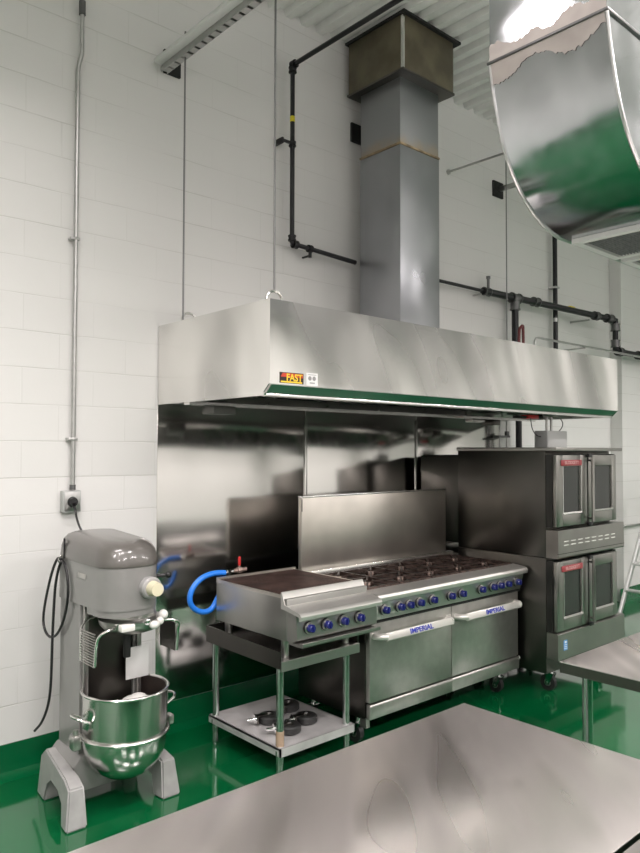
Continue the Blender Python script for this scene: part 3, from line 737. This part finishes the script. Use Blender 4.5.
# ================================================================ CONVECTION OVENS (two stacked)
ox0, ox1, oyf, oyb = 4.622, 5.60, -1.326, -.50
def conv_oven(z0, z1, zd0, zd1, label, lower):
    r = thing('convection_oven', label, 'oven', ((ox0+ox1)/2, -.9, z0), 'stacked convection ovens')
    G().box(ox0, ox1-.03, oyf+.06, oyb, z0, z1, .004).build('body', 'steel_dark', r)
    # front frame round the door opening
    fx0, fx1 = ox0+.006, ox1-.036
    g = G()
    g.box(fx0, fx0+.02, oyf+.012, oyf+.0595, zd0, zd1).box(fx1-.02, fx1, oyf+.012, oyf+.0595, zd0, zd1)
    g.box(fx0+.02, fx1-.02, oyf+.04, oyf+.0595, zd0, zd1)
    g.build('front_frame', 'mesh_inside', r)
    dl_, dr_ = ox0+.014, ox1-.085
    spl = dl_+(dr_-dl_)*.50
    for k, (a_, b_) in enumerate(((dl_, spl-.012), (spl+.012, dr_))):
        # door frame with window opening
        g = G(); wz0, wz1 = zd0+.10, zd1-.085
        wa, wb = a_+.085, b_-.095
        if k: wa, wb = a_+.075, b_-.07
        y0, y1 = oyf-.022, oyf+.012
        g.box(a_, wa, y0, y1, zd0+.006, zd1-.006, .004).box(wb, b_, y0, y1, zd0+.006, zd1-.006, .004)
        g.box(wa-.004, wb+.004, y0, y1, zd0+.006, wz0, .004).box(wa-.004, wb+.004, y0, y1, wz1, zd1-.006, .004)
        d = g.build('door', 'oven_front', r)
        G().box(wa, wb, oyf-.012, oyf-.008, wz0, wz1).build('window_glass', 'glass', d)
        G().box(wa, wb, oyf+.010, oyf+.013, wz0, wz1).build('window_backing', 'mesh_inside', d)
        g = G().prism([(oyf-.031, wz0-.008), (oyf-.0225, wz0-.014), (oyf-.0225, wz0+.004)], 'x', wa-.01, wb+.012)
        for q in (wa-.007, wb): g.box(q, q+.007, oyf-.026, oyf-.0225, wz0, wz1)
        g.build('window_trim', 'bright', d)
        if k == 0:
            bd = G().box(a_+.055, b_-.085, y0-.006, y0-.0005, wz1+.004, wz1+.046, .003).build('maker_badge', 'red_badge', d); tag(bd, 'faded red badge above the window')
            text('badge_lettering', 'BLODGETT', .032, ((a_+b_)/2-.015, y0-.0068, wz1+.025), (PI/2, 0, 0), 'badge_text', bd, sx=1.2)
    hx_ = spl
    g = G().cyl((hx_+.004, oyf-.06, zd0+.02), (hx_+.004, oyf-.06, zd1-.02), .0125, seg=14)
    for z in (zd0+.045, zd1-.045): g.cyl((hx_+.018, oyf-.022, z), (hx_+.006, oyf-.06, z), .008)
    g.build('door_handle', 'oven_front', r)
    g = G()
    for z in (zd0+.004, zd1-.006): g.box(hx_-.022, hx_+.03, oyf-.045, oyf-.0225, z-.014, z+.012, .004)
    g.build('door_latch', 'black', r)
    return r
up = conv_oven(.981, 1.735, 1.195, 1.712, 'upper stainless convection oven with double glass doors and slotted panel below them', False)
G().box(ox0-.006, ox1+.01, oyf-.03, oyb+.01, 1.7352, 1.762, .004).build('top_cap', 'oven_front', up)
g = G().prism([(oyf+.058, .981), (oyf-.03, .981), (oyf-.038, .99), (oyf-.036, 1.178), (oyf+.058, 1.178)], 'x', ox0+.002, ox1+.004)
cp = g.build('control_panel', 'oven_front', up)
g = G()
for k in range(8):
    for q in range(2):
        x_ = ox0+.075+k*.099
        zz = 1.068+q*.026
        yy = oyf-.0375
        G().box(x_, x_+.062, yy-.003, yy-.0005, zz, zz+.007, .001).build('vent_slot', 'ivory', cp)
G().box(ox0+.002, ox1+.004, oyf-.0395, oyf-.030, 1.012, 1.016).build('panel_seam', 'mesh_inside', cp)
lo = conv_oven(.165, .978, .462, .962, 'lower stainless convection oven on casters with small blue sticker on its base', True)
g = G().prism([(oyf+.058, .275), (oyf-.03, .275), (oyf-.03, .452), (oyf-.02, .458), (oyf+.058, .458)], 'x', ox0+.002, ox1+.015)
bp_ = g.build('base_panel', 'oven_front', lo)
sb = G().box(ox0+.075, ox0+.125, oyf-.0315, oyf-.0302, .335, .405).build('energy_sticker', 'sblue', bp_)
g = G()
for z in (.345, .358, .371): g.box(ox0+.082, ox0+.118, oyf-.0322, oyf-.0316, z, z+.004)
g.box(ox0+.088, ox0+.112, oyf-.0322, oyf-.0316, .384, .398)
g.build('sticker_marks', 'white', sb)
for x_, y_ in ((ox0+.17, -1.20), (ox1-.12, -1.20), (ox0+.13, -.6), (ox1-.12, -.6)):
    std_caster(lo, x_, y_, .166, .058)

# electrical box on the oven
G().box(4.68, 5.46, -.4995, -.06, 1.0, 1.70, .02).build('reflection_blocker', 'steel_dark', up)  # dark block added behind each oven, cuts off a bright reflection
G().box(4.68, 5.46, -.4995, -.06, .30, .93, .02).build('reflection_blocker', 'steel_dark', lo)
eb = thing('junction_box', 'pale grey electrical box with thin cables on top of the convection ovens', 'electrical box', (5.42, -.85, 1.765))
G().box(5.27, 5.575, -.90, -.78, 1.763, 1.90, .004).build('box', 'box_grey', eb)
G().box(5.276, 5.569, -.903, -.9005, 1.769, 1.894, .001).build('cover', 'box_grey', eb)
for x_ in (5.36, 5.43): G().cyl((x_, -.84, 1.90), (x_, -.84, 2.015), .010).build('conduit_stub', 'galv_pipe', eb)
G().tube([(5.275, -.84, 1.85), (5.20, -.84, 1.86), (5.14, -.84, 1.91), (5.12, -.84, 2.0)], .004, 6, 2).build('cable', 'black', eb)
G().tube([(5.55, -.84, 1.90), (5.60, -.84, 1.93), (5.62, -.84, 1.97), (5.58, -.84, 2.005)], .004, 6, 2).build('cable', 'black', eb)
ps = thing('pull_station', 'small red fire-suppression bracket hanging under the right end of the hood', 'fire pull', (5.45, -.5, 1.96))
G().box(5.20, 5.36, -.77, -.70, 2.0, 2.03, .003).build('red_housing', 'red', ps)
G().box(5.05, 5.195, -.76, -.72, 2.0, 2.02, .003).build('black_arm', 'blackmatt', ps)

# ================================================================ PIPES
def fitting(root, p, d, r=.030, l=.05):
    g = G(); m_ = 'black_pipe' if root is gp else 'grey_fit'
    p, d = Vector(p), Vector(d).normalized(); g.cyl(p-d*l/2, p+d*l/2, r, seg=14); g.cyl(p-d*l/2, p-d*(l/2-.01), r*1.15, seg=14); g.cyl(p+d*(l/2-.01), p+d*l/2, r*1.15, seg=14)
    g.build('fitting', m_, root)
# left gas pipe
gp = thing('gas_pipe', 'black gas pipe with yellow tape dropping down the wall left of the exhaust duct', 'pipe', (3.25, -.08, 3.2))
py = -.085
G().tube([(3.262, -1.15, 4.505), (3.262, -.10, 4.505), (3.262, py, 4.495), (3.262, py, 3.225), (3.272, py, 3.212), (3.895, py, 3.185)], .0175, 12).build('pipe', 'black_pipe', gp)
fitting(gp, (3.262, -.10, 4.505), (0, 1, 0), .026, .04); fitting(gp, (3.262, py, 4.47), (0, 0, 1), .026, .04)
fitting(gp, (3.262, py, 3.25), (0, 0, 1), .026, .04); fitting(gp, (3.29, py, 3.21), (1, 0, 0), .026, .04); fitting(gp, (3.262, py, 3.93), (0, 0, 1), .024, .035)
fitting(gp, (3.43, py, 3.205), (1, 0, 0), .024, .035)
G().cyl((3.262, py, 4.09), (3.262, py, 4.13), .0185).build('yellow_tape', 'yellow', gp)
G().box(3.17, 3.245, py-.006, py+.006, 3.925, 3.945).box(3.165, 3.18, -.09, -.001, 3.915, 3.955).build('bracket', 'black_pipe', gp)
G().box(3.425, 3.44, py, -.001, 3.15, 3.16).cyl((3.432, py, 3.14), (3.432, py, 3.19), .012).build('bracket', 'black_pipe', gp)
# main gas line right of duct
mp_ = thing('gas_pipe', 'black gas manifold pipe running along the wall right of the exhaust duct', 'pipe', (6.0, -.085, 3.2))
G().tube([(4.38, py, 3.20), (5.55, py, 3.21)], .015, 12).tube([(5.55, py, 3.21), (7.68, -.24, 3.19), (7.76, -.26, 3.18), (7.76, -.26, 2.86), (7.80, -.26, 2.84), (10.5, -.26, 2.84)], .033, 14).tube([(6.03, -.11, 3.20), (6.03, -.11, 2.55)], .033, 14).build('pipe', 'black_pipe', mp_)
fitting(mp_, (5.60, py, 3.21), (1, 0, 0), .035, .09); fitting(mp_, (6.03, -.11, 3.205), (1, -.06, 0), .046, .12); fitting(mp_, (6.03, -.11, 3.14), (0, 0, 1), .045, .10); fitting(mp_, (6.35, -.135, 3.21), (1, -.06, 0), .042, .08)
fitting(mp_, (7.66, -.238, 3.19), (1, -.06, 0), .044, .10); fitting(mp_, (7.76, -.26, 3.10), (0, 0, 1), .044, .08); fitting(mp_, (7.76, -.26, 2.92), (0, 0, 1), .044, .08); fitting(mp_, (7.85, -.26, 2.84), (1, 0, 0), .044, .08); fitting(mp_, (7.4, -.22, 3.19), (1, -.06, 0), .042, .07)
fitting(mp_, (8.35, -.26, 2.84), (1, 0, 0), .044, .10)
G().cyl((5.63, py, 3.23), (5.63, py, 3.34), .013).cyl((5.63, py, 3.335), (5.63, py, 3.36), .02).build('test_stub', 'grey_fit', mp_)
G().cyl((6.93, -.1715, 3.21), (7.0, -.176, 3.21), .0345).build('yellow_tape', 'yellow', mp_)
for b_ in ((7.25, 7.27, -.22, -.001, 3.12, 3.14), (5.5, 5.52, -.09, -.001, 3.17, 3.18), (4.85, 4.87, -.09, -.001, 3.17, 3.18)): G().box(*b_).build('bracket', 'galv_pipe', mp_)
# lower gas drop seen between hood and oven
dp = thing('gas_pipe', 'black vertical pipe at the wall in the gap between hood and oven top', 'pipe', (6.06, -.11, 1.2))
G().cyl((6.08, -.11, 0.0), (6.08, -.11, 2.5), .03).build('pipe', 'black_pipe', dp)
G().cyl((6.08, -.11, .96), (6.08, -.11, 1.02), .042).build('fitting', 'grey_fit', dp)
wp = thing('water_pipe', 'pair of thin pale pipes on the wall between hood and oven', 'pipe', (5.7, -.03, 1.0))
for x_ in (5.84, 5.955): G().cyl((x_, -.06, .0), (x_, -.06, 2.03), .011).build('pipe', 'galv_pipe', wp)
G().box(5.80, 5.99, -.075, -.0065, 1.86, 1.88, .003).cyl((5.955, -.06, 1.88), (5.955, -.06, 1.92), .022).build('clamp', 'grey_fit', wp)
# vertical pipe from the big duct
vp = thing('vent_pipe', 'tall thin black pipe running down the wall behind the silver duct elbow', 'pipe', (6.85, -.06, 2.0))
G().cyl((6.85, -.06, 2.2), (6.85, -.06, CZ), .024, seg=14).build('pipe', 'black_pipe', vp)
G().box(6.81, 6.89, -.088, -.001, 3.43, 3.45).cyl((6.85, -.06, 3.08), (6.85, -.06, 3.12), .027).build('strap', 'galv_pipe', vp)
# black cable loop below the strut
tag(G().tube([(6.02, -.35, 4.30), (5.99, -.32, 4.2), (5.98, -.30, 4.12), (6.03, -.32, 4.05), (6.2, -.4, 4.02), (6.4, -.5, 4.01)], .013, 8, 3).tube([(6.03, -.35, 4.30), (5.985, -.34, 4.22), (5.98, -.34, 4.16), (6.06, -.35, 4.12), (6.3, -.4, 4.10)], .013, 8, 3).build('cable_loop', 'black', loc=(6.0, -.35, 4.1)),
    'black cable loop hanging from the strut beside the silver duct elbow', 'cable')
# red suppression pipes on the hood
rp = thing('suppression_pipe', 'dark red fire-suppression pipes standing on the right part of the hood top', 'pipe', (5.9, -.2, HZ1))
rm = mat('dark_red_pipe', (.13, .02, .02), .4); W['dark_red'] = rm
G().tube([(5.80, -.30, HZ1+.002), (5.80, -.30, 2.85), (5.83, -.30, 2.88), (5.86, -.30, 2.90), (5.87, -.30, 2.88), (5.87, -.30, HZ1+.002)], .014, 8, 1).build('pipe', 'dark_red', rp)
G().box(5.84, 5.98-.02, -.34, -.28, HZ1+.001, HZ1+.07, .008).build('bracket', 'dark_red', rp)
# thin rod along the wall at the right
tr_ = thing('thin_conduit', 'thin grey conduit running right along the wall above the hood', 'conduit', (7.3, -.1, 2.88))
G().tube([(6.0, -.34, 2.60), (6.0, -.34, 2.76), (6.02, -.34, 2.79), (6.06, -.34, 2.80), (10.8, -.36, 2.80)], .011, 8).build('pipe', 'galv_pipe', tr_)
G().box(6.9, 6.915, -.36, -.001, 2.775, 2.788).build('bracket', 'galv_pipe', tr_)
tc_ = G().tube([(7.2, -.03, .875), (8.02, -.03, .875), (8.06, -.06, .875), (8.08, -.13, .875), (8.12, -.17, .875), (8.2, -.175, .875), (11, -.175, .875)], .013, 10)
tag(tc_.build('wall_conduit', 'galv_pipe', loc=(7.2, -.03, .875)), 'horizontal grey conduit on the wall right of the ovens', 'conduit')

# ================================================================ STRUTS, RODS, PLATES
def plate(x_, z, w_, label):
    tag(G().box(x_-w_/2, x_+w_/2, -.02, -.0005, z-.075, z+.075, .002).build('anchor_plate', 'blackmatt', loc=(x_, 0, z)), label, 'wall plate', 'black square wall plates')
plate(2.325, 4.205, .12, 'black square wall plate at the end of the upper left strut')
plate(3.99, 4.24, .14, 'black square wall plate just left of the exhaust duct')
plate(5.90, 4.26, .16, 'black square wall plate right of the exhaust duct beside the silver elbow')
s1 = thing('ceiling_strut', 'pale slotted steel strut running out from the wall above the left end of the hood', 'strut', (2.27, -.6, 4.13))
g = G(); X0, X1, Y0, Y1 = 2.232, 2.275, -.04, -1.6
g.box(X0, X1, Y1, Y0, 4.168, 4.176)
g.build('top_flange', 'ivory', s1)
G().box(X0-.05, X0, Y1, Y0, 4.150, 4.176, .002).build('side_flange', 'grille', s1)
g = G().box(X0, X0+.003, Y1, Y0, 4.11, 4.168).box(X1-.003, X1, Y1, Y0, 4.11, 4.168)
y = Y0-.02
while y > Y1+.05:
    g.box(X0+.003, X1-.003, y-.055, y, 4.11, 4.114); y -= .075
g.build('slotted_channel', 'galv_pipe', s1)
s2_ = thing('ceiling_strut', 'short grey strut leaving the wall beside the silver duct elbow', 'strut', (5.93, -.2, 4.27))
G().box(5.90, 5.94, -.9, -.021, 4.245, 4.285, .002).build('channel', 'galv_pipe', s2_)
tag(G().cyl((5.146, -.001, 4.24), (5.146, -1.3, 4.22), .010).cyl((5.146, -.001, 4.24), (5.146, -.012, 4.24), .025).build('brace_rod', 'galv_pipe', loc=(5.146, 0, 4.24)), 'thin horizontal rod leaving the wall right of the exhaust duct', 'rod')
for x_, y_, z0, z1, l in ((HX0+.008, -.285, HZ1+.001, 4.27, 'thin threaded rod holding the rear left corner of the hood'),
                          (HX0+.06, -1.10, HZ1+.061, CZ, 'thin threaded rod holding the front left corner of the hood'),
                          (5.652, -.27, HZ1+.061, CZ, 'thin threaded rod holding the rear of the hood right of the exhaust duct')):
    tag(G().cyl((x_, y_, z0), (x_, y_, z1), .0055, seg=8).build('hanger_rod', 'rod', loc=(x_, y_, z0)), l, 'rod', 'hood hanger rods')

# ================================================================ BIG SUPPLY DUCT WITH ELBOW
sd = thing('supply_duct', 'large shiny galvanised supply duct with curved elbow hanging at upper right', 'duct', (3.2, -2.6, 2.7))
YA, YB = -2.2847, -2.7959
curve = [(2.5214, 3.3579), (2.5344, 3.2967), (2.5524, 3.2247), (2.574, 3.1527), (2.6006, 3.0807), (2.6316, 3.0159), (2.6712, 2.9547), (2.7216, 2.8971), (2.7792, 2.8467), (2.844, 2.8035), (2.916, 2.7697), (2.9952, 2.7459), (3.0672, 2.7337)]
inner = [(5.472, 3.1671), (3.276, 3.1671), (3.204, 3.1851), (3.1392, 3.2247), (3.096, 3.2823), (3.0816, 3.3579)]
G().prism([(2.52, 3.3687), (2.52, CZ-.004), (3.0816, CZ-.004), (3.0816, 3.3687)], 'y', YA, YB).build('riser', 'galv', sd)
G().prism(curve+[(5.472, 2.7337)]+inner, 'y', YA, YB).build('elbow', 'galv', sd, ang=30)
G().box(2.511, 3.089, YB-.009, YA+.009, 3.3572, 3.3682, .002).build('joint_flange', 'grey_fit', sd)
# brushed-on sealant either side of the joint, ragged edges
g = G(); nj = 60; up_ = []; lo_ = []
for i in range(nj+1):
    y_ = YA+(YB-YA)*i/nj
    up_.append((y_, 3.372+.045+.012*sin(i*.33)+random.random()*.014+.012*sin(i*.11+2))); lo_.append((y_, 3.352-.022-.05*(.5+.5*sin(i*.17+.6))-random.random()*.012))
for i in range(nj):
    (a1, z1), (a2, z2) = up_[i], up_[i+1]
    g.quad((2.5185, a1, 3.37), (2.5185, a2, 3.37), (2.5185, a2, z2), (2.5185, a1, z1))
g.build('duct_sealant', 'sealant', sd)
g = G()
for i in range(nj):
    (a1, z1), (a2, z2) = lo_[i], lo_[i+1]
    xf = lambda z: 2.5200+(3.3579-z)*.216
    g.quad((xf(3.3575)-.002, a1, 3.3575), (xf(3.3575)-.002, a2, 3.3575), (xf(z2)-.002, a2, z2), (xf(z1)-.002, a1, z1))
g.build('duct_sealant', 'sealant', sd)
for y_ in (YA, YB):
    G().tube([(x_-.0, y_, z-.002) for x_, z in curve]+[(5.472, y_, 2.7322)], .008, 8, 1).build('edge_seam', 'duct_edge', sd)
# ceiling-facing registers on its underside
for (a_, b_) in ((3.1248, 3.5568), (3.6144, 4.14), (4.1976, 4.716)):
    z1 = 2.7322; zf = z1-.022
    g = G(); ya, yb = YA-.03, YB+.03
    g.box(a_, b_, yb, yb+.035, zf, z1).box(a_, b_, ya-.035, ya, zf, z1).box(a_, a_+.035, yb+.035, ya-.035, zf, z1).box(b_-.035, b_, yb+.035, ya-.035, zf, z1)
    rgst = g.build('register_frame', 'grille', sd)
    g = G(); k = 0; yy = yb+.045
    while yy < ya-.045:
        g.box(a_+.035, b_-.035, yy, yy+.0025, zf+.004, z1-.004); yy += .016
    g.build('register_core', 'core', rgst)
    G().box(a_+.035, b_-.035, yb+.035, ya-.035, z1-.004, z1-.001).build('register_backing', 'core', rgst)

# ================================================================ TABLES
def prep_table(label, x0, x1, y0, y1, zt, legs, shelf=None):
    r = thing('prep_table', label, 'table', ((x0+x1)/2, (y0+y1)/2, 0))
    g = G().box(x0, x1, y0, y1, zt-.004, zt, .0015)
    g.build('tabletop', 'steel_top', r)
    g = G().box(x0, x1, y1-.012, y1-.002, zt-.045, zt-.0045).box(x0, x1, y0+.002, y0+.012, zt-.045, zt-.0045).box(x0+.002, x0+.012, y0+.012, y1-.012, zt-.045, zt-.0045).box(x1-.012, x1-.002, y0+.012, y1-.012, zt-.045, zt-.0045)
    g.build('turned_down_edge', 'steel_dark', r)
    for (lx_, ly_) in legs:
        l_ = G().cyl((lx_, ly_, .05), (lx_, ly_, zt-.0045), .0205, seg=18).build('leg', 'leg_steel', r)
        G().cyl((lx_, ly_, 0), (lx_, ly_, .05), .015, .022).build('bullet_foot', 'leg_steel', l_)
    if shelf:
        G().box(x0+.05, x1-.05, y0+.05, y1-.05, .25, .262, .002).build('undershelf', 'shelf_steel', r)
    return r
prep_table('large stainless steel prep table filling the foreground', -.45, 2.060, -3.274, -2.488, .87, [(-.37, -2.57), (1.98, -2.57), (-.37, -3.19), (1.98, -3.19)], True)
prep_table('stainless steel worktable at bottom right corner, nearest the viewer, butted against the large prep table', .55, 2.40, -4.0, -3.284, .866, [(.63, -3.37), (2.32, -3.37), (.63, -3.92), (2.32, -3.92)])
G_ = None
rt = prep_table('stainless steel table at right edge in front of the convection ovens', 2.756, 4.3, -3.2, -2.447, .87, [(2.83, -2.53), (4.22, -2.53), (2.83, -3.12), (4.22, -3.12)])

# ================================================================ LADDER
ld = thing('step_ladder', 'aluminium step ladder standing on the green floor at the right edge', 'ladder', (7.6, -.65, 0))
def lp(t, side=0): return Vector((7.415+.44*t, -.435-.09*t-side*(.50-.08*t), 1.0*t))
for sde in (0, 1):
    a_, b_ = lp(0, sde), lp(1.55, sde)
    G().cyl(a_+Vector((0, 0, .01)), b_, .024, seg=10).build('side_rail', 'alu', ld)
    G().box(a_.x-.035, a_.x+.03, a_.y-.03, a_.y+.03, 0, .03, .005).build('rail_foot', 'black', ld)
for k in range(1, 6):
    a_, b_ = lp(.27*k, 0), lp(.27*k, 1)
    G().box(a_.x-.035, a_.x+.04, b_.y, a_.y, a_.z-.018, a_.z+.01, .003).build('step', 'alu', ld)
for sde in (0, 1):
    b_ = lp(1.5, sde); G().cyl((8.75, b_.y-.02, .01), (b_.x+.05, b_.y, b_.z), .015, seg=8).build('rear_leg', 'alu', ld)
a_, b_ = lp(1.56, 0), lp(1.56, 1)
G().box(a_.x-.06, a_.x+.16, b_.y-.03, a_.y+.03, a_.z-.02, a_.z+.03, .006).build('top_cap', 'alu', ld)

# ================================================================ LIGHTS
def area(name, loc, sx, sy, power, rot=(0, 0, 0), col=(1, .925, .915), spread=180):
    l = bpy.data.lights.new(name, 'AREA'); l.shape = 'RECTANGLE'; l.size = sx; l.size_y = sy; l.energy = power; l.color = col; l.spread = math.radians(spread)
    o = bpy.data.objects.new(name, l); COL.objects.link(o); o.location = loc; o.rotation_euler = rot; return o
for x_ in (-1.6, .6, 2.8, 5.6, 8.6):
    area('strip_light', (x_, -3.4, 4.2), 1.25, .28, 90, spread=140)
    area('ceiling_fill', (x_, -3.4, 4.27), 1.25, .28, 17, (PI, 0, 0))  # added fill without a fixture, brightens the roof deck and its reflection
for x_ in (-1.6, 1.2, 4.0, 6.8, 9.6):
    area('strip_light', (x_, -6.6, 4.2), 1.25, .28, 115)
    area('ceiling_fill', (x_, -6.6, 4.27), 1.25, .28, 17, (PI, 0, 0))
area('strip_light', (.7, -1.75, 4.3), 1.25, .3, 36, spread=150)
# unseen counter added behind the viewer so the steel mirrors something dark
bcn = thing('added_dark_counter', 'long black counter added unseen behind the viewer to darken the steel reflections', 'counter', (3.5, -5.5, 0))
G().box(-2.2, 9.2, -5.75, -5.02, .08, .90, .004).build('carcass', 'black', bcn)
G().box(-2.25, 9.25, -5.8, -4.97, .901, .94, .004).build('worktop', 'steel_dark', bcn)
G().box(-2.15, 9.15, -5.72, -5.08, 0, .08).build('plinth', 'blackmatt', bcn)

w = bpy.data.worlds.new('world'); S.world = w; w.use_nodes = True
w.node_tree.nodes['Background'].inputs[0].default_value = (.8, .8, .8, 1); w.node_tree.nodes['Background'].inputs[1].default_value = .3

# ================================================================ CAMERA
cam = bpy.data.cameras.new('camera'); co = bpy.data.objects.new('camera', cam); COL.objects.link(co)
f, yaw, pitch, roll, H, D = 724.543, .72850, .03130, .0023, 1.7454, 4.0453
fw = Vector((sin(yaw)*cos(pitch), cos(yaw)*cos(pitch), sin(pitch)))
r0 = Vector((cos(yaw), -sin(yaw), 0)); u0 = r0.cross(fw)
r = r0*cos(roll)+u0*sin(roll); u = u0*cos(roll)-r0*sin(roll)
M = Matrix((r, u, -fw)).transposed().to_4x4(); M.translation = (0, -D, H)
co.matrix_world = M
cam.sensor_fit = 'VERTICAL'; cam.sensor_height = 24; cam.sensor_width = 18; cam.lens = f/853*24
cam.clip_start = .05
S.camera = co
S.view_settings.view_transform = 'Standard'
S.view_settings.exposure = 0
